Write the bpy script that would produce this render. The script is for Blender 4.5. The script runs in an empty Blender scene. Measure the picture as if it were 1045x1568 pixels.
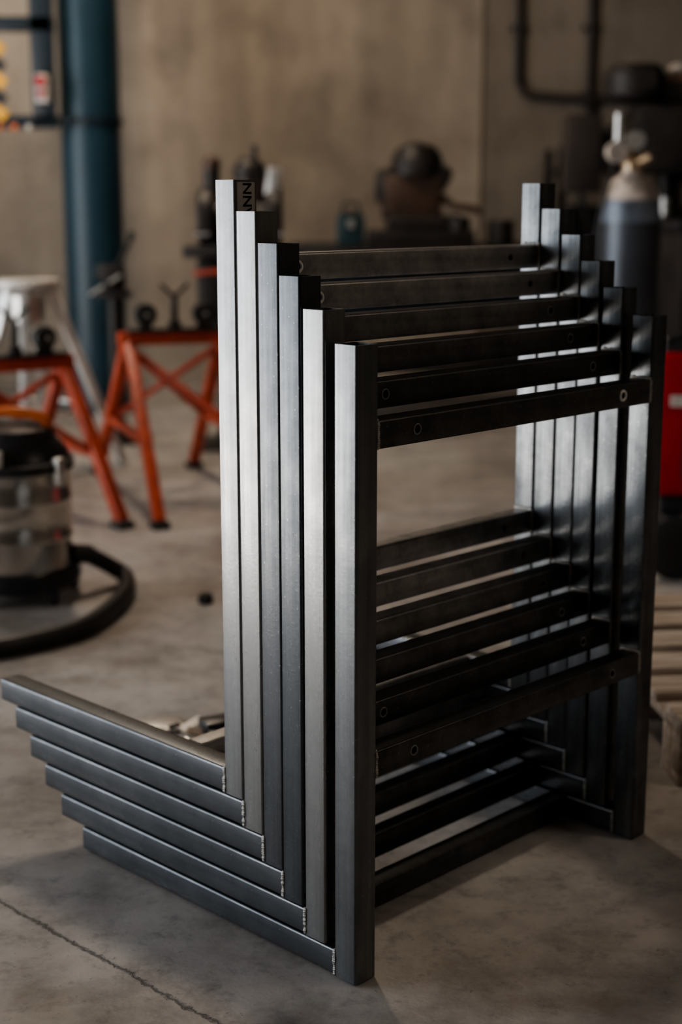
import bpy, bmesh, math, random
from mathutils import Vector, Matrix, Euler
random.seed(4)
S = bpy.context.scene
COL = S.collection
S.view_settings.look = 'AgX - Medium High Contrast'

# ------------------------------------------------------------------ materials
def newmat(name):
    m = bpy.data.materials.new(name); m.use_nodes = True
    nt = m.node_tree
    return m, nt, nt.nodes["Principled BSDF"]

def mapping(nt, scale=(1,1,1), rot=(0,0,0)):
    tc = nt.nodes.new("ShaderNodeTexCoord"); mp = nt.nodes.new("ShaderNodeMapping")
    nt.links.new(tc.outputs["Object"], mp.inputs[0])
    mp.inputs["Scale"].default_value = scale
    mp.inputs["Rotation"].default_value = rot
    return mp

def noise(nt, vec, scale, detail=6, rough=.6):
    n = nt.nodes.new("ShaderNodeTexNoise")
    n.inputs["Scale"].default_value = scale
    n.inputs["Detail"].default_value = detail
    n.inputs["Roughness"].default_value = rough
    nt.links.new(vec, n.inputs["Vector"])
    return n

def ramp(nt, fac, stops):
    r = nt.nodes.new("ShaderNodeValToRGB")
    cr = r.color_ramp
    while len(cr.elements) < len(stops): cr.elements.new(.5)
    for e, (p, c) in zip(cr.elements, stops):
        e.position = p
        e.color = (c[0], c[1], c[2], 1) if hasattr(c, "__len__") else (c, c, c, 1)
    nt.links.new(fac, r.inputs[0])
    return r

def mixc(nt, fac, a, b, mode='MIX'):
    m = nt.nodes.new("ShaderNodeMix"); m.data_type = 'RGBA'; m.blend_type = mode
    for sock, v in ((m.inputs[0], fac), (m.inputs[6], a), (m.inputs[7], b)):
        if hasattr(v, "is_output"): nt.links.new(v, sock)
        elif hasattr(v, "__len__"): sock.default_value = (v[0], v[1], v[2], 1)
        else: sock.default_value = v
    return m.outputs[2]

def math_(nt, op, a, b=None, clamp=False):
    m = nt.nodes.new("ShaderNodeMath"); m.operation = op; m.use_clamp = clamp
    for i, v in enumerate((a, b)):
        if v is None: continue
        if hasattr(v, "is_output"): nt.links.new(v, m.inputs[i])
        else: m.inputs[i].default_value = v
    return m.outputs[0]

def bump(nt, b, h, strength=.2, dist=.001):
    n = nt.nodes.new("ShaderNodeBump")
    n.inputs["Strength"].default_value = strength
    n.inputs["Distance"].default_value = dist
    nt.links.new(h, n.inputs["Height"]); nt.links.new(n.outputs[0], b.inputs["Normal"])

def plain(name, col, rough=.5, metal=0., var=.25, scale=8, bmp=.1):
    m, nt, b = newmat(name)
    mp = mapping(nt)
    n = noise(nt, mp.outputs[0], scale)
    lo = tuple(c*(1-var) for c in col); hi = tuple(min(1, c*(1+var)) for c in col)
    r = ramp(nt, n.outputs[0], [(.3, lo), (.7, hi)])
    nt.links.new(r.outputs[0], b.inputs["Base Color"])
    b.inputs["Roughness"].default_value = rough
    b.inputs["Metallic"].default_value = metal
    if bmp:
        n2 = noise(nt, mp.outputs[0], scale*12)
        bump(nt, b, n2.outputs[0], bmp, .002)
    return m

def steel(name, lo, hi, rough, axis, mott=.55):
    """mill-scale steel, faint streaks drawn along the tube axis"""
    m, nt, b = newmat(name)
    sc = [60, 60, 60]; sc[axis] = 2.0
    mp = mapping(nt, tuple(sc)); mp2 = mapping(nt)
    st = noise(nt, mp.outputs[0], 1.0, 4, .5)
    bl = noise(nt, mp2.outputs[0], 14, 7, .7)
    sp = noise(nt, mp2.outputs[0], 170, 3, .6)
    f = math_(nt, 'ADD', math_(nt, 'MULTIPLY', st.outputs[0], 1-mott), math_(nt, 'MULTIPLY', bl.outputs[0], mott))
    r = ramp(nt, f, [(.36, lo), (.64, hi)])
    spk = ramp(nt, sp.outputs[0], [(.64, 0), (.72, 1)])
    c = mixc(nt, math_(nt, 'MULTIPLY', spk.outputs[0], .3), r.outputs[0], (.50, .50, .50))
    nt.links.new(c, b.inputs["Base Color"])
    b.inputs["Metallic"].default_value = .9
    rr = ramp(nt, f, [(.36, rough+.08), (.64, rough-.04)])
    nt.links.new(rr.outputs[0], b.inputs["Roughness"])
    bump(nt, b, math_(nt, 'ADD', sp.outputs[0], math_(nt, 'MULTIPLY', st.outputs[0], .5)), .15, .0008)
    return m

M = {}
M['ring'] = plain("lit_hole_ring_paint", (.85, .85, .83), .45, .1, .08, 40)  # whitish rings paint in the light showing through some bolt holes
M['ring_dim'] = plain("drilled_edge_steel", (.30, .28, .27), .4, .6, .2, 40)
M['weld'] = plain("weld_bead", (.50, .48, .45), .36, .9, .4, 200, .5)
M['hole'] = plain("hole_dark", (.012, .012, .012), .8, 0, .1)
M['ink'] = plain("marker_ink", (.006, .006, .007), .6)
M['black'] = plain("black_rubber", (.02, .02, .021), .55)
M['blackp'] = plain("black_plastic", (.025, .025, .028), .35)
M['darkiron'] = plain("dark_cast_iron", (.030, .026, .024), .5, .2, .4)
M['brown'] = plain("brown_machine_paint", (.075, .045, .032), .5, 0, .4)
M['orange'] = plain("orange_red_paint", (.42, .060, .022), .45, 0, .4, 12)
M['orangeh'] = plain("orange_plastic", (.65, .16, .04), .4)
M['red'] = plain("red_paint", (.36, .008, .018), .38)
M['galv'] = plain("galvanised_steel", (.62, .62, .60), .38, .8, .15, 20)
M['chrome'] = plain("stainless_drum", (.66, .62, .57), .22, 1, .12, 6, .02)
M['blue'] = plain("blue_paint", (.012, .040, .060), .40, 0, .15, 4)
M['dblue'] = plain("dark_blue_paint", (.008, .018, .028), .45, 0, .2)
M['teal'] = plain("teal_paint", (.02, .05, .06), .5)
M['yellow'] = plain("safety_yellow", (.75, .40, .04), .5)
M['white'] = plain("white_paint", (.62, .60, .56), .5)
M['gas'] = plain("gas_cylinder_paint", (.075, .084, .10), .35, .3, .25, 6)
M['gasb'] = plain("gas_cylinder_upper_paint", (.17, .20, .25), .4, .2, .5, 9)
M['shoulder'] = plain("worn_shoulder_paint", (.50, .45, .41), .45, .2, .5, 25)
M['brass'] = plain("brass", (.55, .42, .28), .35, .9)
M['conduit'] = plain("conduit_brown", (.045, .036, .031), .5)
M['rubberhose'] = plain("hose_grey_black", (.03, .03, .031), .42)

# wood
m, nt, b = newmat("pallet_wood")
mp = mapping(nt, (2, 22, 22)); n = noise(nt, mp.outputs[0], 2.2)
r = ramp(nt, n.outputs[0], [(.3, (.20, .14, .10)), (.55, (.42, .34, .27)), (.75, (.58, .52, .45))])
nt.links.new(r.outputs[0], b.inputs["Base Color"]); b.inputs["Roughness"].default_value = .75
bump(nt, b, n.outputs[0], .4, .003); M['wood'] = m

# concrete floor
m, nt, b = newmat("concrete_floor")
mp = mapping(nt)
n1 = noise(nt, mp.outputs[0], 1.3, 8, .62); n2 = noise(nt, mp.outputs[0], 5, 9, .72)
n3 = noise(nt, mp.outputs[0], 90, 4, .6); n4 = noise(nt, mp.outputs[0], 22, 6, .7)
n5 = noise(nt, mp.outputs[0], 3.1, 6, .6)
r1 = ramp(nt, n1.outputs[0], [(.34, (.22, .19, .17)), (.50, (.38, .355, .335)), (.66, (.50, .49, .475))])
r2 = ramp(nt, n2.outputs[0], [(.32, .55), (.52, 1.0), (.75, 1.2)])
c = mixc(nt, 1.0, r1.outputs[0], r2.outputs[0], 'MULTIPLY')
r4 = ramp(nt, n4.outputs[0], [(.30, .55), (.47, 1.0)])
c = mixc(nt, .85, c, r4.outputs[0], 'MULTIPLY')
r5 = ramp(nt, n5.outputs[0], [(.57, 0), (.66, 1)])
c = mixc(nt, math_(nt, 'MULTIPLY', r5.outputs[0], .45), c, (.17, .13, .10))
pits = ramp(nt, n3.outputs[0], [(.65, 0), (.72, 1)])
c = mixc(nt, math_(nt, 'MULTIPLY', pits.outputs[0], .55), c, (.08, .065, .055))
sep = nt.nodes.new("ShaderNodeSeparateXYZ"); nt.links.new(mp.outputs[0], sep.inputs[0])
def crack(nx, ny, off, wid, wob):
    d = math_(nt, 'ADD', math_(nt, 'MULTIPLY', sep.outputs[0], nx), math_(nt, 'MULTIPLY', sep.outputs[1], ny))
    d = math_(nt, 'SUBTRACT', d, off)
    d = math_(nt, 'ADD', d, math_(nt, 'MULTIPLY', math_(nt, 'SUBTRACT', n4.outputs[0], .5), wob))
    d = math_(nt, 'ADD', d, math_(nt, 'MULTIPLY', math_(nt, 'SUBTRACT', n3.outputs[0], .5), wob*.4))
    d = math_(nt, 'ABSOLUTE', d)
    return math_(nt, 'SUBTRACT', 1.0, math_(nt, 'DIVIDE', d, wid), True)
k1 = crack(.692, .7216, 1.152, .0045, .03)
k2 = crack(.15, .989, 6.0, .012, .03)
k3 = crack(.35, .937, 3.05, .008, .25)
k4 = crack(.45, .893, 2.72, .006, .35)
cr = math_(nt, 'MAXIMUM', k1, math_(nt, 'MAXIMUM', k2, math_(nt, 'MULTIPLY', math_(nt, 'MAXIMUM', k3, k4), .6)))
c = mixc(nt, math_(nt, 'MULTIPLY', cr, .8), c, (.05, .042, .038))
nt.links.new(c, b.inputs["Base Color"])
rr = ramp(nt, n2.outputs[0], [(.3, .62), (.7, .40)])
nt.links.new(rr.outputs[0], b.inputs["Roughness"])
hh = math_(nt, 'SUBTRACT', math_(nt, 'ADD', math_(nt, 'MULTIPLY', n3.outputs[0], .5), n4.outputs[0]), math_(nt, 'MULTIPLY', cr, 2.0))
bump(nt, b, hh, .4, .0025); M['floor'] = m

# plaster wall
def plaster(name, k):
    m, nt, b = newmat(name)
    mp = mapping(nt); mps = mapping(nt, (2.2, 2.2, .4))
    n1 = noise(nt, mp.outputs[0], .9, 8, .65); n2 = noise(nt, mps.outputs[0], 2, 6, .6); n6 = noise(nt, mp.outputs[0], 3.5, 8, .7)
    r1 = ramp(nt, n1.outputs[0], [(.3, (.27*k, .22*k, .172*k)), (.6, (.42*k, .353*k, .280*k)), (.8, (.48*k, .412*k, .34*k))])
    r2 = ramp(nt, n2.outputs[0], [(.3, .68), (.65, 1.05)])
    c = mixc(nt, 1.0, r1.outputs[0], r2.outputs[0], 'MULTIPLY')
    r6 = ramp(nt, n6.outputs[0], [(.3, .62), (.5, 1)])
    c = mixc(nt, .7, c, r6.outputs[0], 'MULTIPLY')
    nt.links.new(c, b.inputs["Base Color"]); b.inputs["Roughness"].default_value = .85
    n3 = noise(nt, mp.outputs[0], 30); bump(nt, b, n3.outputs[0], .2, .004); return m
M['wall'] = plaster("plaster_wall", 1.0)
M['wall2'] = plaster("plaster_wall_shaded", .60)  # darker copy of the wall plaster, shade of the set-back part painted in
M['walldark'] = plain("dark_wall_paint", (.10, .085, .07), .8, 0, .3, 1.5)
M['ceil'] = plain("ceiling_panels", (.10, .085, .07), .8, 0, .2, 1)

# ------------------------------------------------------------------ builder
class B:
    def __init__(s, name):
        s.name = name; s.bm = bmesh.new(); s.mats = []
        s.bm.faces.layers.int.new("done")
    def mi(s, mat):
        m = M[mat] if isinstance(mat, str) else mat
        if m not in s.mats: s.mats.append(m)
        return s.mats.index(m)
    def _mark(s, n0, mat):
        i = s.mi(mat); L = s.bm.faces.layers.int["done"]
        for f in s.bm.faces:
            if f[L] == 0:
                f.material_index = i; f.smooth = True; f[L] = 1
    def box(s, c, size, mat, rot=None, bev=.0):
        T = Matrix.Translation(c)
        if rot: T = T @ Euler(rot).to_matrix().to_4x4()
        T = T @ Matrix.Diagonal((size[0], size[1], size[2], 1))
        r = bmesh.ops.create_cube(s.bm, size=1, matrix=T)
        if bev:
            es = list({e for v in r['verts'] for e in v.link_edges})
            bmesh.ops.bevel(s.bm, geom=es, offset=bev, segments=2, affect='EDGES', profile=.5)
        s._mark(0, mat); return s
    def cyl(s, p0, p1, r0, mat, r1=None, seg=32):
        p0 = Vector(p0); p1 = Vector(p1); d = p1-p0
        T = Matrix.Translation((p0+p1)/2) @ d.to_track_quat('Z', 'Y').to_matrix().to_4x4()
        bmesh.ops.create_cone(s.bm, cap_ends=True, segments=seg, radius1=r0, radius2=r0 if r1 is None else r1, depth=d.length, matrix=T)
        s._mark(0, mat); return s
    def bar(s, p0, p1, w, h, mat, bev=.003):
        p0 = Vector(p0); p1 = Vector(p1); d = p1-p0
        T = Matrix.Translation((p0+p1)/2) @ d.to_track_quat('Z', 'Y').to_matrix().to_4x4() @ Matrix.Diagonal((w, h, d.length, 1))
        r = bmesh.ops.create_cube(s.bm, size=1, matrix=T)
        es = list({e for v in r['verts'] for e in v.link_edges})
        if bev: bmesh.ops.bevel(s.bm, geom=es, offset=bev, segments=2, affect='EDGES', profile=.5)
        s._mark(0, mat); return s
    def sph(s, c, r, mat, scale=(1,1,1), seg=24):
        T = Matrix.Translation(c) @ Matrix.Diagonal((scale[0], scale[1], scale[2], 1))
        bmesh.ops.create_uvsphere(s.bm, u_segments=seg, v_segments=seg//2, radius=r, matrix=T)
        s._mark(0, mat); return s
    def lathe(s, prof, c, mat, seg=48, axis='Z'):
        c = Vector(c); rings = []
        for (r, z) in prof:
            ring = []
            for k in range(seg):
                a = 2*math.pi*k/seg
                p = Vector((r*math.cos(a), r*math.sin(a), z))
                if axis == 'X': p = Vector((p.z, p.x, p.y))
                if axis == 'Y': p = Vector((p.y, p.z, p.x))
                ring.append(s.bm.verts.new(c+p))
            rings.append(ring)
        for a, b_ in zip(rings, rings[1:]):
            for k in range(seg):
                s.bm.faces.new((a[k], a[(k+1) % seg], b_[(k+1) % seg], b_[k]))
        s.bm.faces.new(list(reversed(rings[0]))); s.bm.faces.new(rings[-1])
        s._mark(0, mat); return s
    def path(s, pts, r, mat, seg=16, sub=8, ribs=0.0):
        P = [Vector(p) for p in pts]; Q = []
        for i in range(len(P)-1):
            a = P[max(i-1, 0)]; b_ = P[i]; c = P[i+1]; d = P[min(i+2, len(P)-1)]
            for k in range(sub):
                t = k/sub
                Q.append(.5*((2*b_)+(c-a)*t+(2*a-5*b_+4*c-d)*t*t+(3*b_-a-3*c+d)*t**3))
        Q.append(P[-1]); rings = []
        for i, q in enumerate(Q):
            t = (Q[min(i+1, len(Q)-1)]-Q[max(i-1, 0)]).normalized()
            up = Vector((0, 0, 1)) if abs(t.z) < .95 else Vector((0, 1, 0))
            x = t.cross(up).normalized(); y = x.cross(t)
            rr = r*(1+(ribs if i % 2 else 0))
            rings.append([s.bm.verts.new(q+rr*(x*math.cos(2*math.pi*k/seg)+y*math.sin(2*math.pi*k/seg))) for k in range(seg)])
        for a, b_ in zip(rings, rings[1:]):
            for k in range(seg):
                s.bm.faces.new((a[k], a[(k+1) % seg], b_[(k+1) % seg], b_[k]))
        s.bm.faces.new(rings[0]); s.bm.faces.new(rings[-1])
        s._mark(0, mat); return s
    def torus(s, c, R, r, mat, axis='Z', seg=32, ms=10):
        c = Vector(c); rings = []
        for k in range(seg):
            a = 2*math.pi*k/seg; ring = []
            for j in range(ms):
                t = 2*math.pi*j/ms
                p = Vector(((R+r*math.cos(t))*math.cos(a), (R+r*math.cos(t))*math.sin(a), r*math.sin(t)))
                if axis == 'X': p = Vector((p.z, p.x, p.y))
                if axis == 'Y': p = Vector((p.y, p.z, p.x))
                ring.append(s.bm.verts.new(c+p))
            rings.append(ring)
        for i in range(seg):
            a = rings[i]; b_ = rings[(i+1) % seg]
            for j in range(ms):
                s.bm.faces.new((a[j], a[(j+1) % ms], b_[(j+1) % ms], b_[j]))
        s._mark(0, mat); return s
    def rtube(s, o, axis, L, a, b_, mat, r=.0035, wall=.003, hollow=True):
        o = Vector(o)
        def prof(ins, rad):
            pts = []
            for (cx, cy, a0) in ((a-ins-rad, b_-ins-rad, 0), (ins+rad, b_-ins-rad, 90), (ins+rad, ins+rad, 180), (a-ins-rad, ins+rad, 270)):
                for k in range(5):
                    t = math.radians(a0+22.5*k)
                    pts.append((cx+rad*math.cos(t), cy+rad*math.sin(t)))
            return pts
        def place(u, v, w):
            p = [0, 0, 0]; p[axis] = w
            oth = [i for i in range(3) if i != axis]
            p[oth[0]] = u; p[oth[1]] = v
            return o+Vector(p)
        out = prof(0, r)
        O0 = [s.bm.verts.new(place(u, v, 0)) for u, v in out]; O1 = [s.bm.verts.new(place(u, v, L)) for u, v in out]
        N = len(out)
        for k in range(N): s.bm.faces.new((O0[k], O0[(k+1) % N], O1[(k+1) % N], O1[k]))
        if hollow:
            inn = prof(wall, .0012)
            I0 = [s.bm.verts.new(place(u, v, 0)) for u, v in inn]; I1 = [s.bm.verts.new(place(u, v, L)) for u, v in inn]
            for k in range(N):
                s.bm.faces.new((I0[k], I1[k], I1[(k+1) % N], I0[(k+1) % N]))
                s.bm.faces.new((O0[k], I0[k], I0[(k+1) % N], O0[(k+1) % N]))
                s.bm.faces.new((O1[k], O1[(k+1) % N], I1[(k+1) % N], I1[k]))
        else:
            s.bm.faces.new(O0); s.bm.faces.new(O1)
        s._mark(0, mat); return s
    def addmesh(s, me, mat, T=None):
        me2 = me.copy()
        if T is not None: me2.transform(T)
        if "done" in me2.attributes: me2.attributes.remove(me2.attributes["done"])
        s.bm.from_mesh(me2); bpy.data.meshes.remove(me2)
        s._mark(0, mat); return s
    def fin(s, loc=(0, 0, 0), rot=(0, 0, 0), sharp=32):
        bmesh.ops.recalc_face_normals(s.bm, faces=s.bm.faces[:])
        me = bpy.data.meshes.new(s.name); s.bm.to_mesh(me); s.bm.free()
        if "done" in me.attributes: me.attributes.remove(me.attributes["done"])
        for m_ in s.mats: me.materials.append(m_)
        me.set_sharp_from_angle(angle=math.radians(sharp))
        ob = bpy.data.objects.new(s.name, me); COL.objects.link(ob)
        ob.location = loc; ob.rotation_euler = rot
        return ob

# ------------------------------------------------------------------ room
B("floor").box((0, 3, -.05), (10.4, 14.4, .1), 'floor').fin()
w = B("wall_back")
w.box((-2.2125, 8.7, 2.25), (5.975, .4, 4.5), 'wall')
w.box((2.9875, 8.715, 2.25), (4.425, .4, 4.5), 'wall2'); w.fin()
w = B("wall_left")
w.box((-5.1, -1.9, 2.25), (.2, 4.2, 4.5), 'wall')
w.box((-5.1, 7.2, 2.25), (.2, 3.2, 4.5), 'wall')
w.box((-5.1, 2.9, 3.85), (.2, 5.4, 1.3), 'wall'); w.fin()
B("wall_right").box((5.1, 2.6, 2.25), (.2, 13.2, 4.5), 'walldark').fin()
B("wall_front").box((0, -4.1, 2.25), (10.4, .2, 4.5), 'walldark').fin()
B("ceiling").box((0, 2.6, 4.55), (10.4, 13.4, .1), 'ceil').fin()
t = B("trim_door")
t.box((-4.98, .16, 1.6), (.06, .08, 3.2), 'dblue'); t.box((-4.98, 5.64, 1.6), (.06, .08, 3.2), 'dblue')
t.box((-4.98, 2.9, 3.24), (.06, 5.56, .08), 'dblue'); t.fin()

# ------------------------------------------------------------------ steel frames
P0 = Vector((.0193, 1.838, 0)); ANG = math.atan2(.713, .701)
cdir = Vector((math.cos(ANG), math.sin(ANG), 0)); sdir = Vector((-math.sin(ANG), math.cos(ANG), 0))
T_ = .04; HH = .0375; BD = .034; W = .70; H = .862; FL = .6176
offs = [0, .057, .101, .1405, .1815, .2225]
tones = [((.13, .14, .148), (.25, .26, .268), .31),
         ((.21, .212, .212), (.36, .362, .36), .27),
         ((.070, .078, .086), (.14, .15, .16), .30),
         ((.075, .082, .09), (.15, .157, .167), .31),
         ((.21, .21, .208), (.36, .358, .354), .27),
         ((.18, .184, .188), (.33, .333, .335), .29)]

def make_bar(holes):
    b1 = B("tmpbar"); mm = M['hole']
    b1.rtube((T_, 0, 0), 0, W-2*T_, BD, HH, mm, hollow=False)
    o = b1.fin(); cut = B("tmpcut")
    for hx in holes: cut.cyl((hx, -.01, HH/2), (hx, BD*.8, HH/2), .0058, mm, seg=24)
    c_ = cut.fin()
    md = o.modifiers.new("b", 'BOOLEAN'); md.object = c_; md.operation = 'DIFFERENCE'; md.solver = 'EXACT'
    dg = bpy.context.evaluated_depsgraph_get()
    me = bpy.data.meshes.new_from_object(o.evaluated_get(dg))
    bpy.data.objects.remove(o); bpy.data.objects.remove(c_)
    return me
barme = make_bar([.115, .585])

for i in range(6):
    lo, hi, ro = tones[i]
    sv = steel("mill_steel_post_%d" % i, lo, hi, ro, 2, .45)
    svr = steel("mill_steel_shaded_right_post_%d" % i, tuple(x*.5 for x in tones[0][0]), tuple(x*.8 for x in tones[0][1]), .29, 2, .5)  # darker copy: shade from the neighbouring frames put into the right posts' colour
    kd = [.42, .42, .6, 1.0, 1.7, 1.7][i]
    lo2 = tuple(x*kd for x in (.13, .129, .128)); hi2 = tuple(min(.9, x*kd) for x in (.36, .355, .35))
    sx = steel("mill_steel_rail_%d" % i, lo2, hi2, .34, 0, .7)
    sy = steel("mill_steel_foot_%d" % i, (.085, .093, .102), (.18, .19, .205), .29, 1, .45)
    f = B("welded_steel_frame" if i == 0 else "welded_steel_frame.%03d" % i)
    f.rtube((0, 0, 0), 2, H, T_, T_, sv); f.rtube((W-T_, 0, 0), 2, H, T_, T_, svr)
    f.rtube((.0005, T_, .0008), 1, FL-T_, T_-.001, HH, sy); f.rtube((W-T_+.0005, T_, .0008), 1, FL-T_, T_-.001, HH, sy)
    for z in (.7275, .286):
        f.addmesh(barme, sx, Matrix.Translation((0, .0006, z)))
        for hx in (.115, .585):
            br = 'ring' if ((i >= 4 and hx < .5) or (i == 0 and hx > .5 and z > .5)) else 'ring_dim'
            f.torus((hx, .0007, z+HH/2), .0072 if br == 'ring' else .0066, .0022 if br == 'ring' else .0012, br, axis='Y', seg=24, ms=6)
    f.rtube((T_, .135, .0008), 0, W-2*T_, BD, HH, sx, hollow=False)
    def weld(p, q, n=12, r=.0028):
        p = Vector(p); q = Vector(q)
        for k in range(n):
            f.sph(p.lerp(q, k/(n-1)), r*random.uniform(.8, 1.25), 'weld', seg=8)
    weld((.001, T_, .003), (.001, T_, HH), r=.0032); weld((.003, T_+.001, HH), (T_-.003, T_+.001, HH))
    weld((W-T_+.001, T_, .003), (W-T_+.001, T_, HH))
    for z in (.7275, .286):
        weld((T_, .001, z+.003), (T_, .001, z+HH-.003)); weld((W-T_, .001, z+.003), (W-T_, .001, z+HH-.003))
        weld((T_, .003, z+HH), (T_, BD, z+HH)); weld((W-T_, .003, z+HH), (W-T_, BD, z+HH), r=.0038)
    for px in (.02, W-.02):
        f.cyl((px, FL-.03, -.0024), (px, FL-.03, .002), .012, 'black', seg=16)
    loc = P0 + sdir*offs[i] + Vector((0, 0, .0024 + .0403*i))
    ob = f.fin(loc, (0, 0, ANG))
    if i == 5:
        cu = bpy.data.curves.new("marker_text", 'FONT'); cu.body = "NNV"; cu.size = .021; cu.extrude = .0002; cu.offset = .0004
        tx = bpy.data.objects.new("marker_text", cu); COL.objects.link(tx); cu.materials.append(M['ink'])
        tx.parent = ob; tx.location = (.015, -.0004, H-.003)
        tx.rotation_euler = (math.radians(90), math.radians(90), 0)
        pale_patch = B("pale_marking_patch")
        pale_patch.box((T_/2, -.0001, H-.028), (T_-.009, .0003, .050), steel("pale_patch_steel", (.45, .43, .41), (.7, .68, .65), .42, 2))  # paler steel patch behind the marker text
        so_ = pale_patch.fin(); so_.parent = ob

# ------------------------------------------------------------------ left: column + bracket
c_ = B("blue_steel_column")
c_.cyl((-1.22, 7.5, .03), (-1.22, 7.5, 4.5), .145, 'blue', seg=48)
c_.cyl((-1.22, 7.5, 0), (-1.22, 7.5, .03), .22, 'blue', seg=48)
c_.cyl((-1.22, 7.5, 1.395), (-1.22, 7.5, 1.425), .158, 'dblue', seg=48)
c_.fin()
g = B("control_gate_frame")
g.box((-1.41, 7.33, 1.90), (.105, .05, 1.0), 'dblue', bev=.004)
g.box((-1.72, 7.33, 1.90), (.10, .05, 1.0), 'dblue', bev=.004)
g.box((-1.55, 7.33, 1.845), (.40, .05, .07), 'dblue', bev=.004)
g.box((-1.55, 7.33, 1.40), (.40, .05, .06), 'dblue', bev=.004)
g.box((-1.33, 7.36, 1.41), (.12, .05, .03), 'dblue')
g.box((-1.405, 7.28, 1.55), (.06, .05, .13), 'white', bev=.008)
g.cyl((-1.405, 7.25, 1.58), (-1.405, 7.22, 1.58), .024, 'red'); g.cyl((-1.405, 7.25, 1.525), (-1.405, 7.23, 1.525), .018, 'red')
for k in range(5):
    g.box((-1.615, 7.295, 1.44+.075*k), (.07, .02, .05), 'yellow' if k % 2 == 0 else 'black', rot=(0, .6, 0))
for k in range(3):
    g.sph((-1.62+.07*k, 7.30, 1.375), .016, 'orangeh' if k != 2 else 'galv')
g.box((-1.55, 7.35, 2.42), (.5, .05, .06), 'dblue')
g.box((-1.37, 7.37, 2.2), (.1, .06, .05), 'dblue')
g.fin()

# ------------------------------------------------------------------ orange roller stands
def roller_stand(loc, rotz, wtop, h, spread, ydep, name):
    s = B(name)
    t = .038
    s.box((0, 0, h-.02), (wtop, .055, .045), 'orange', bev=.004)
    s.box((0, 0, h+.006), (wtop*.85, .08, .012), 'darkiron', bev=.002)
    for sx_ in (-1, 1):
        for sy_ in (-1, 1):
            top = (sx_*wtop*.42, sy_*.01, h-.03); bot = (sx_*(wtop*.42+spread), sy_*ydep, .02)
            s.bar(top, bot, t, t, 'orange')
            s.box((bot[0], bot[1], .011), (.06, .06, .022), 'black', bev=.003)
        xx = wtop*.42+spread*.55
        m1 = Vector((sx_*xx, -ydep*.55, h*.42)); m2 = Vector((sx_*xx, ydep*.55, h*.42))
        s.bar(m1, m2, .028, .028, 'orange')
    for sy_ in (-1, 1):
        s.bar((-wtop*.40, sy_*.03, h-.06), (wtop*.42+spread*.5, sy_*ydep*.55, h*.42), .022, .022, 'orange')
    s.bar((wtop*.40, .03, h-.06), (-wtop*.42-spread*.5, ydep*.55, h*.42), .022, .022, 'orange')
    for sx_ in (-1, 1):
        x = sx_*wtop*.26
        s.box((x, -.03, h+.04), (.03, .006, .07), 'darkiron'); s.box((x, .03, h+.04), (.03, .006, .07), 'darkiron')
        s.lathe([(.012, -.024), (.036, -.022), (.039, -.012), (.039, .012), (.036, .022), (.012, .024)], (x, 0, h+.062), 'black', seg=28, axis='Y')
        s.cyl((x, -.04, h+.062), (x, .04, h+.062), .008, 'galv', seg=12)
    s.cyl((0, 0, h), (0, 0, h+.12), .012, 'darkiron', seg=14)
    s.bar((-.05, 0, h+.165), (0, 0, h+.12), .012, .012, 'darkiron'); s.bar((.05, 0, h+.165), (0, 0, h+.12), .012, .012, 'darkiron')
    s.cyl((0, 0, h+.01), (0, 0, h+.035), .024, 'darkiron', seg=8)
    return s.fin(loc, (0, 0, rotz))
roller_stand((-.585, 5.27, 0), .34, .40, .585, .02, .53, "roller_stand")
roller_stand((-1.07, 4.90, 0), .62, .40, .53, .02, .36, "roller_stand.001")

st = B("galvanised_work_stool")
sxx, syy = -1.20, 5.75
st.cyl((sxx, syy, .715), (sxx, syy, .74), .125, 'white', seg=40)
st.lathe([(.10, .70), (.07, .68), (.065, .58), (.05, .56)], (sxx, syy, 0), 'galv', seg=32)
for (dx, dy) in ((.33, .12), (-.30, .15), (.02, -.25), (.0, .35)):
    st.bar((sxx+dx*.25, syy+dy*.25, .71), (sxx+dx, syy+dy, .01), .065 if dx > .3 else .04, .035, 'white' if dx > .3 else 'galv')
st.torus((sxx, syy, .25), .21, .01, 'galv'); st.fin()

v = B("pedestal_vise")
v.cyl((-.98, 6.5, 0), (-.98, 6.5, .02), .15, 'darkiron'); v.cyl((-.98, 6.5, .02), (-.98, 6.5, .62), .03, 'darkiron')
v.box((-.98, 6.5, .64), (.14, .14, .03), 'darkiron', bev=.004); v.box((-.98, 6.52, .70), (.09, .11, .09), 'darkiron', bev=.01)
v.box((-.98, 6.44, .74), (.11, .03, .06), 'darkiron', bev=.004); v.box((-.98, 6.39, .74), (.11, .03, .06), 'darkiron', bev=.004)
v.cyl((-.98, 6.5, .69), (-.98, 6.28, .69), .014, 'darkiron'); v.cyl((-1.05, 6.29, .65), (-.92, 6.29, .73), .007, 'galv')
v.bar((-.97, 6.5, .74), (-.90, 6.5, .88), .02, .02, 'darkiron'); v.sph((-.90, 6.5, .89), .018, 'black'); v.fin()

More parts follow.
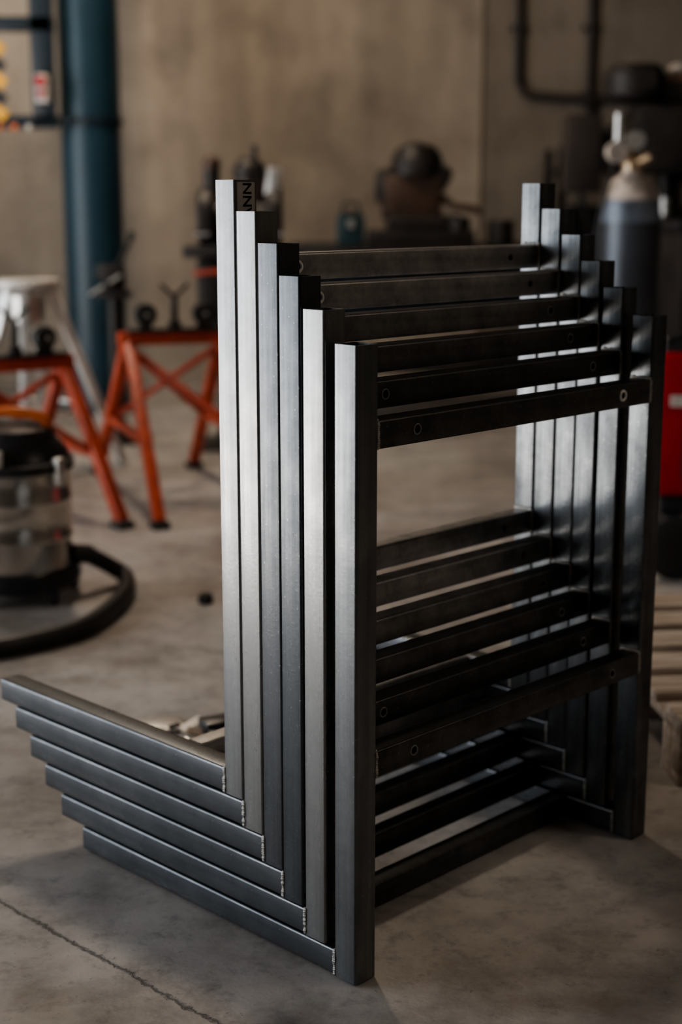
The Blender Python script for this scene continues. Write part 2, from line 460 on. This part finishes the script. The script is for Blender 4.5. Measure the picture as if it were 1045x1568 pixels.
# ------------------------------------------------------------------ shop vacuum
vc = B("shop_vacuum"); cx, cy = -.865, 3.88
vc.lathe([(.148, .035), (.162, .04), (.168, .06), (.162, .085), (.150, .09)], (cx, cy, 0), 'blackp')
for a in range(5):
    an = a*2*math.pi/5+.5; x = cx+.155*math.cos(an); y = cy+.155*math.sin(an)
    vc.lathe([(.008, -.011), (.021, -.010), (.023, 0), (.021, .010), (.008, .011)], (x, y, .0235), 'black', seg=20, axis='X')
    vc.box((x, y, .05), (.03, .03, .03), 'blackp', bev=.004)
vc.lathe([(.140, .088), (.146, .09), (.146, .16), (.149, .165), (.149, .172), (.146, .177), (.146, .26), (.149, .265), (.149, .272), (.146, .277), (.146, .335), (.150, .34), (.150, .35), (.140, .352)], (cx, cy, 0), 'chrome', seg=64)
vc.lathe([(.150, .345), (.158, .348), (.158, .372), (.148, .376), (.140, .40), (.112, .43), (.108, .455), (.06, .468), (.01, .47)], (cx, cy, 0), 'blackp', seg=56)
vc.lathe([(.112, .40), (.122, .405), (.122, .418), (.112, .423)], (cx, cy, 0), 'galv', seg=48)
vc.path([(cx-.09, cy, .44), (cx-.085, cy-.01, .48), (cx, cy-.02, .50), (cx+.085, cy-.01, .48), (cx+.09, cy, .44)], .014, 'orangeh', sub=6)
for an in (-.55, 2.6, -2.1):
    x = cx+.158*math.cos(an); y = cy+.158*math.sin(an)
    vc.box((x, y, .35), (.022, .03, .075), 'galv', rot=(0, 0, an), bev=.004)
vc.box((cx-.02, cy-.155, .395), (.05, .03, .04), 'white', bev=.004)
vc.cyl((cx+.14, cy+.02, .11), (cx+.185, cy+.05, .10), .026, 'blackp')
vc.path([(cx+.18, cy+.05, .10), (cx+.24, cy+.10, .05), (-.595, 3.98, .026), (-.572, 3.84, .024), (-.585, 3.66, .024), (-.63, 3.49, .024), (-.72, 3.38, .024), (-.82, 3.31, .024), (-1.0, 3.28, .024), (-1.3, 3.40, .024), (-1.5, 3.7, .024)], .0225, 'rubberhose', sub=22, ribs=.05)
vc.fin()

# ------------------------------------------------------------------ small floor items
o = B("rubber_foot_offcut"); o.lathe([(.012, 0), (.020, .001), (.021, .018), (.013, .026), (.006, .027)], (-.357, 3.80, 0), 'black', seg=24); o.fin()
sc_ = B("scrap_offcut_pile")
random.seed(9)
for k in range(22):
    x = -.37+random.uniform(0, .14); y = 2.76+random.uniform(-.04, .07)
    sc_.box((x, y, .006+random.uniform(0, .02)), (random.uniform(.02, .06), random.uniform(.01, .03), .003), random.choice(['galv', 'darkiron', 'white', 'galv', 'wood']), rot=(random.uniform(-.4, .4), random.uniform(-.4, .4), random.uniform(0, 3)))
sc_.box((-.235, 2.80, .020), (.085, .05, .040), 'blackp', rot=(0, 0, .5), bev=.004)
sc_.box((-.37, 2.85, .005), (.10, .08, .008), 'galv', rot=(0, 0, .3), bev=.002); sc_.fin()

# ------------------------------------------------------------------ back machines
wb = B("workbench")
wb.box((.40, 7.35, .81), (1.3, .7, .04), 'darkiron', bev=.004)
for x in (-.2, 1.0):
    for y in (7.05, 7.65): wb.box((x, y, .395), (.06, .06, .79), 'dblue', bev=.003)
wb.box((.4, 7.35, .25), (1.2, .6, .03), 'darkiron'); wb.box((.4, 7.66, .6), (1.2, .03, .3), 'dblue'); wb.fin()
cs = B("cutoff_saw")
cs.box((.37, 7.15, .865), (.50, .30, .07), 'darkiron', bev=.01)
cs.box((.39, 7.15, .93), (.36, .24, .08), 'darkiron', bev=.02)
cs.box((.33, 7.15, 1.05), (.28, .18, .22), 'brown', bev=.03)
cs.box((.22, 7.15, 1.10), (.12, .16, .16), 'darkiron', bev=.03)
cs.lathe([(.125, 0), (.125, .04), (.115, .09), (.085, .13), (.03, .15)], (.355, 7.15, 1.15), 'darkiron', seg=40)
cs.box((.43, 7.15, 1.15), (.16, .16, .13), 'darkiron', bev=.03, rot=(0, .5, 0))
cs.path([(.47, 7.13, 1.05), (.53, 7.1, 1.01), (.60, 7.1, 1.0), (.66, 7.1, .985)], .018, 'brown')
cs.cyl((.55, 7.05, .89), (.55, 7.05, .96), .05, 'darkiron'); cs.fin()
tb = B("toolbox"); tb.box((0, 0, .07), (.13, .12, .14), 'teal', bev=.012); tb.box((0, 0, .145), (.10, .1, .02), 'blackp', bev=.005)
tb.path([(-.04, 0, .15), (-.03, 0, .19), (.03, 0, .19), (.04, 0, .15)], .007, 'black', sub=5); tb.box((0, -.065, .10), (.03, .02, .04), 'galv'); tb.fin(loc=(.045, 7.08, .83))
pt = B("paint_can"); pt.lathe([(.055, 0), (.06, .003), (.06, .11), (.056, .115), (.052, .112)], (.75, 7.12, .83), 'darkiron', seg=32); pt.cyl((.75, 7.12, .94), (.75, 7.12, .945), .05, 'darkiron'); pt.fin()

pg = B("pedestal_grinder")
gx, gy = -.42, 6.35
pg.box((gx, gy, .012), (.36, .30, .024), 'darkiron', bev=.004)
pg.lathe([(.12, .02), (.10, .08), (.09, .75), (.13, .82), (.14, .86)], (gx, gy, 0), 'darkiron')
pg.cyl((gx-.15, gy, .95), (gx+.15, gy, .95), .095, 'darkiron', seg=36)
for sx_ in (-1, 1):
    pg.lathe([(.03, -.035), (.11, -.034), (.122, -.02), (.122, .02), (.11, .034), (.03, .035)], (gx+sx_*.14, gy-.01, .97), 'darkiron', seg=36, axis='X')
    pg.box((gx+sx_*.15, gy-.11, .90), (.06, .07, .012), 'galv')
pg.cyl((gx-.12, gy, 1.05), (gx-.12, gy, 1.16), .035, 'darkiron'); pg.sph((gx-.12, gy, 1.18), .04, 'brown')
pg.cyl((gx+.04, gy, 1.03), (gx+.04, gy, 1.12), .062, 'brown'); pg.sph((gx+.04, gy, 1.15), .07, 'darkiron', scale=(1, 1, .9)); pg.cyl((gx+.06, gy, 1.18), (gx+.06, gy, 1.26), .012, 'darkiron')
pg.box((gx+.14, gy-.06, 1.11), (.055, .03, .12), 'galv', bev=.008, rot=(0, .15, 0))
pg.bar((gx-.19, gy-.1, .74), (gx+.1, gy-.12, .77), .03, .02, 'orange')
pg.box((gx-.05, gy-.10, .83), (.36, .12, .05), 'darkiron', bev=.01)
pg.box((gx-.12, gy-.02, .65), (.12, .16, .3), 'darkiron', bev=.02)
pg.fin()

# conduit on wall
cd = B("wall_conduit"); yc = 8.485
cd.path([(.965, yc, 4.3), (.965, yc, 2.5), (.965, yc, 1.75), (.975, yc, 1.66), (1.01, yc, 1.61), (1.08, yc, 1.595), (1.25, yc, 1.585), (1.42, yc, 1.58), (1.55, yc, 1.58)], .020, 'conduit', sub=8)
cd.path([(1.36, yc, 4.3), (1.36, yc, 2.5), (1.36, yc, 1.58), (1.36, yc, 1.2)], .019, 'conduit', sub=6)
for z in (1.95, 2.9): cd.box((.965, yc+.010, z), (.08, .036, .03), 'darkiron'); cd.box((1.36, yc+.010, z), (.08, .036, .03), 'darkiron')
cd.box((1.36, yc, 1.58), (.08, .05, .08), 'darkiron', bev=.006); cd.fin()

# drill press
dp = B("drill_press"); dx, dy = 1.50, 6.9
dp.box((dx, dy, .03), (.5, .55, .06), 'darkiron', bev=.01)
dp.cyl((dx, dy+.12, .06), (dx, dy+.12, 1.45), .055, 'darkiron')
dp.box((dx-.02, dy-.06, .78), (.42, .36, .05), 'darkiron', bev=.008); dp.box((dx, dy+.1, .76), (.16, .14, .14), 'darkiron', bev=.01)
dp.box((dx-.06, dy-.02, 1.30), (.30, .34, .30), 'darkiron', bev=.03)
dp.lathe([(.02, 0), (.12, .005), (.14, .03), (.14, .12), (.11, .16), (.02, .165)], (dx-.20, dy-.05, 1.46), 'darkiron')
dp.lathe([(.02, 0), (.12, .005), (.14, .03), (.14, .11), (.10, .14), (.02, .15)], (dx+.10, dy+.05, 1.47), 'brown')
dp.box((dx-.05, dy, 1.50), (.40, .20, .09), 'darkiron', bev=.02)
dp.cyl((dx+.16, dy+.12, 1.1), (dx+.16, dy+.12, 1.47), .10, 'brown')
dp.cyl((dx-.18, dy-.08, 1.55), (dx-.18, dy-.22, 1.55), .05, 'darkiron'); dp.sph((dx-.02, dy-.12, 1.60), .035, 'shoulder', scale=(1.4, 1, .6))
dp.cyl((dx-.05, dy-.08, 1.05), (dx-.05, dy-.08, 1.2), .03, 'darkiron'); dp.cyl((dx-.05, dy-.08, .97), (dx-.05, dy-.08, 1.05), .022, 'galv')
for k in range(3):
    a = k*2.094+.5
    dp.cyl((dx-.21, dy-.05, 1.24), (dx-.23, dy-.05+.16*math.cos(a), 1.24+.16*math.sin(a)), .008, 'darkiron', seg=10)
    dp.sph((dx-.23, dy-.05+.16*math.cos(a), 1.24+.16*math.sin(a)), .02, 'black', seg=12)
dp.box((dx-.42, dy-.02, 1.24), (.16, .14, .34), 'conduit', bev=.01); dp.box((dx-.28, dy-.0, 1.30), (.14, .06, .06), 'darkiron')
dp.path([(dx-.42, dy, 1.10), (dx-.40, dy, 1.0), (dx-.30, dy+.05, .8), (dx-.1, dy+.1, .7)], .012, 'black')
dp.fin()
rk = B("storage_rack")
for x in (1.12, 2.28):
    for y in (7.75, 8.25): rk.box((x, y, .65), (.04, .04, 1.30), 'darkiron')
for z in (.15, .5, .85, 1.18): rk.box((1.70, 8.0, z), (1.2, .54, .02), 'darkiron')
random.seed(21)
for z in (.16, .51, .86, 1.19):
    x = 1.18
    while x < 2.15:
        ww = random.uniform(.10, .2); hh_ = random.uniform(.12, .26)
        rk.box((x+ww/2, 7.98, z+hh_/2), (ww, .38, hh_), random.choice(['brown', 'darkiron', 'dblue', 'darkiron', 'blackp']), bev=.01)
        x += ww+.02
rk.fin()

# gas cylinder
gc = B("gas_cylinder"); gx, gy = 1.046, 5.5
gc.lathe([(.10, 0), (.111, .01), (.111, .955), (.1105, .96)], (gx, gy, 0), 'gas', seg=56)
gc.lathe([(.1105, 0.958), (.111, .99), (.108, 1.02), (.104, 1.04)], (gx, gy, 0), 'gasb', seg=56)
gc.lathe([(.1045, 1.038), (.090, 1.08), (.062, 1.115), (.038, 1.13), (.034, 1.15)], (gx, gy, 0), 'shoulder', seg=48)
gc.lathe([(.036, 1.14), (.036, 1.18), (.020, 1.19), (.020, 1.24), (.026, 1.245), (.026, 1.27), (.01, 1.275)], (gx, gy, 0), 'brass', seg=28)
gc.cyl((gx, gy, 1.205), (gx-.08, gy-.03, 1.205), .018, 'brass'); gc.cyl((gx-.06, gy-.06, 1.205), (gx-.065, gy-.02, 1.205), .038, 'shoulder')
gc.cyl((gx-.055, gy-.02, 1.20), (gx-.055, gy-.02, 1.34), .017, 'galv'); gc.cyl((gx+.0, gy-.06, 1.245), (gx, gy-.04, 1.245), .034, 'galv')
gc.cyl((gx+.02, gy-.02, 1.17), (gx+.06, gy-.04, 1.19), .02, 'brass')
gc.path([(gx-.06, gy-.03, 1.2), (gx-.09, gy-.05, 1.1), (gx-.13, gy-.05, .9), (gx-.14, gy-.03, .5), (gx-.16, gy-.05, .03)], .007, 'black')
gc.fin()
gc2 = B("machine_cabinet")
gc2.box((1.72, 6.1, .47), (.8, .5, .90), 'darkiron', bev=.01); gc2.box((1.72, 6.1, .94), (.84, .54, .04), 'blackp', bev=.005)
gc2.box((1.50, 5.84, .6), (.3, .02, .4), 'walldark', bev=.004); gc2.box((1.9, 5.84, .6), (.3, .02, .4), 'walldark', bev=.004)
gc2.box((1.62, 5.83, .6), (.02, .03, .12), 'galv'); gc2.box((1.78, 5.83, .6), (.02, .03, .12), 'galv')
for x in (1.38, 2.06):
    for y in (5.9, 6.3): gc2.box((x, y, .01), (.05, .05, .02), 'black')
gc2.fin()

# red welding machine on wheels
wm = B("welding_machine")
wm.box((1.175, 4.25, .43), (.60, .36, .40), 'red', bev=.02)
wm.box((1.175, 4.25, .635), (.56, .30, .02), 'blackp', bev=.006)
wm.box((1.175, 4.25, .20), (.56, .32, .05), 'blackp', bev=.006)
wm.box((1.175, 4.062, .36), (.46, .012, .16), 'darkiron', bev=.004)
for k in range(7): wm.box((.985+.06*k, 4.052, .36), (.035, .01, .13), 'blackp')
wm.box((.95, 4.062, .50), (.09, .012, .03), 'white')
for y in (4.05, 4.45):
    wm.lathe([(.02, -.02), (.075, -.02), (.09, -.012), (.09, .012), (.075, .02), (.02, .02)], (.935, y, .09), 'black', seg=36, axis='Y')
    wm.lathe([(.01, -.023), (.04, -.022), (.04, .022), (.01, .023)], (.935, y, .09), 'darkiron', seg=24, axis='Y')
    wm.lathe([(.02, -.02), (.075, -.02), (.09, -.012), (.09, .012), (.075, .02), (.02, .02)], (1.39, y, .09), 'black', seg=36, axis='Y')
wm.cyl((.935, 4.05, .09), (.935, 4.45, .09), .01, 'galv'); wm.cyl((1.39, 4.05, .09), (1.39, 4.45, .09), .01, 'galv')
for x in (.935, 1.39): wm.box((x, 4.25, .14), (.04, .3, .10), 'blackp')
wm.path([(.92, 4.15, .62), (.92, 4.15, .66), (1.15, 4.15, .68), (1.42, 4.15, .66), (1.42, 4.15, .62)], .012, 'blackp')
wm.fin()

# pallet
pl = B("wooden_pallet")
for k in range(6): pl.box((.5, .045+.15*k, .121), (1.0, .10, .018), 'wood', bev=.002)
for x in (.05, .5, .95):
    pl.box((x, .42, .103), (.10, .84, .018), 'wood', bev=.002)
    for y in (.05, .42, .79): pl.box((x, y, .056), (.10, .10, .076), 'wood', bev=.003)
for y in (.05, .42, .79): pl.box((.5, y, .009), (1.0, .10, .018), 'wood', bev=.002)
pl.fin((.61, 2.54, 0), (0, 0, .10))
pk = B("timber_offcuts")
pk.box((1.15, 3.16, .156), (.7, .12, .05), 'wood', rot=(0, 0, .25), bev=.003); pk.box((1.2, 2.99, .151), (.6, .06, .04), 'wood', rot=(0, 0, -.1), bev=.003); pk.fin()

# ------------------------------------------------------------------ lights
def area(name, loc, rot, sx_, sy_, power, col):
    l = bpy.data.lights.new(name, 'AREA'); l.shape = 'RECTANGLE'; l.size = sx_; l.size_y = sy_; l.energy = power; l.color = col
    o = bpy.data.objects.new(name, l); COL.objects.link(o); o.location = loc; o.rotation_euler = rot
    return o
area("door_daylight", (-5.15, 2.9, 1.6), (0, math.radians(-90), 0), 3.2, 5.4, 170, (.93, .97, 1.0))
sn = bpy.data.lights.new("sun", 'SUN'); sn.energy = 74; sn.angle = .01; sn.color = (1, .96, .91)
so = bpy.data.objects.new("sun", sn); COL.objects.link(so)
so.rotation_euler = Vector((-.62, 0.0, .80)).to_track_quat('Z', 'Y').to_euler()
def fill_lamp(name, x, y, z, power, col):  # unseen fill light with an added hanging fixture
    f = B(name); f.box((0, 0, .04), (.25, 1.2, .05), 'white', bev=.01); f.cyl((0, -.4, .06), (0, -.4, 4.5-z), .006, 'black', seg=8); f.cyl((0, .4, .06), (0, .4, 4.5-z), .006, 'black', seg=8)
    ob = f.fin((x, y, z)); a = area("added_fill_light", (0, 0, .005), (0, 0, 0), .2, 1.1, power, col); a.parent = ob
fill_lamp("added_fill_lamp", -1.0, 6.0, 3.6, 66, (1, .82, .63))  # added out of view to brighten the back wall
fill_lamp("added_fill_lamp.001", 3.2, 1.5, 3.4, 30, (1, .84, .68))  # added out of view as warm fill from the right front

wd = bpy.data.worlds.new("World"); S.world = wd; wd.use_nodes = True
bg = wd.node_tree.nodes["Background"]; bg.inputs[0].default_value = (.75, .85, 1, 1); bg.inputs[1].default_value = 1.0

# ------------------------------------------------------------------ camera
cam = bpy.data.cameras.new("camera"); co = bpy.data.objects.new("camera", cam); COL.objects.link(co)
co.location = (0, 0, 1.041); co.rotation_euler = (math.radians(90-11.84), 0, 0)
cam.sensor_fit = 'VERTICAL'; cam.sensor_height = 36; cam.sensor_width = 24; cam.lens = 52.46
cam.dof.use_dof = True; cam.dof.focus_distance = 1.98; cam.dof.aperture_fstop = 2.5
S.camera = co
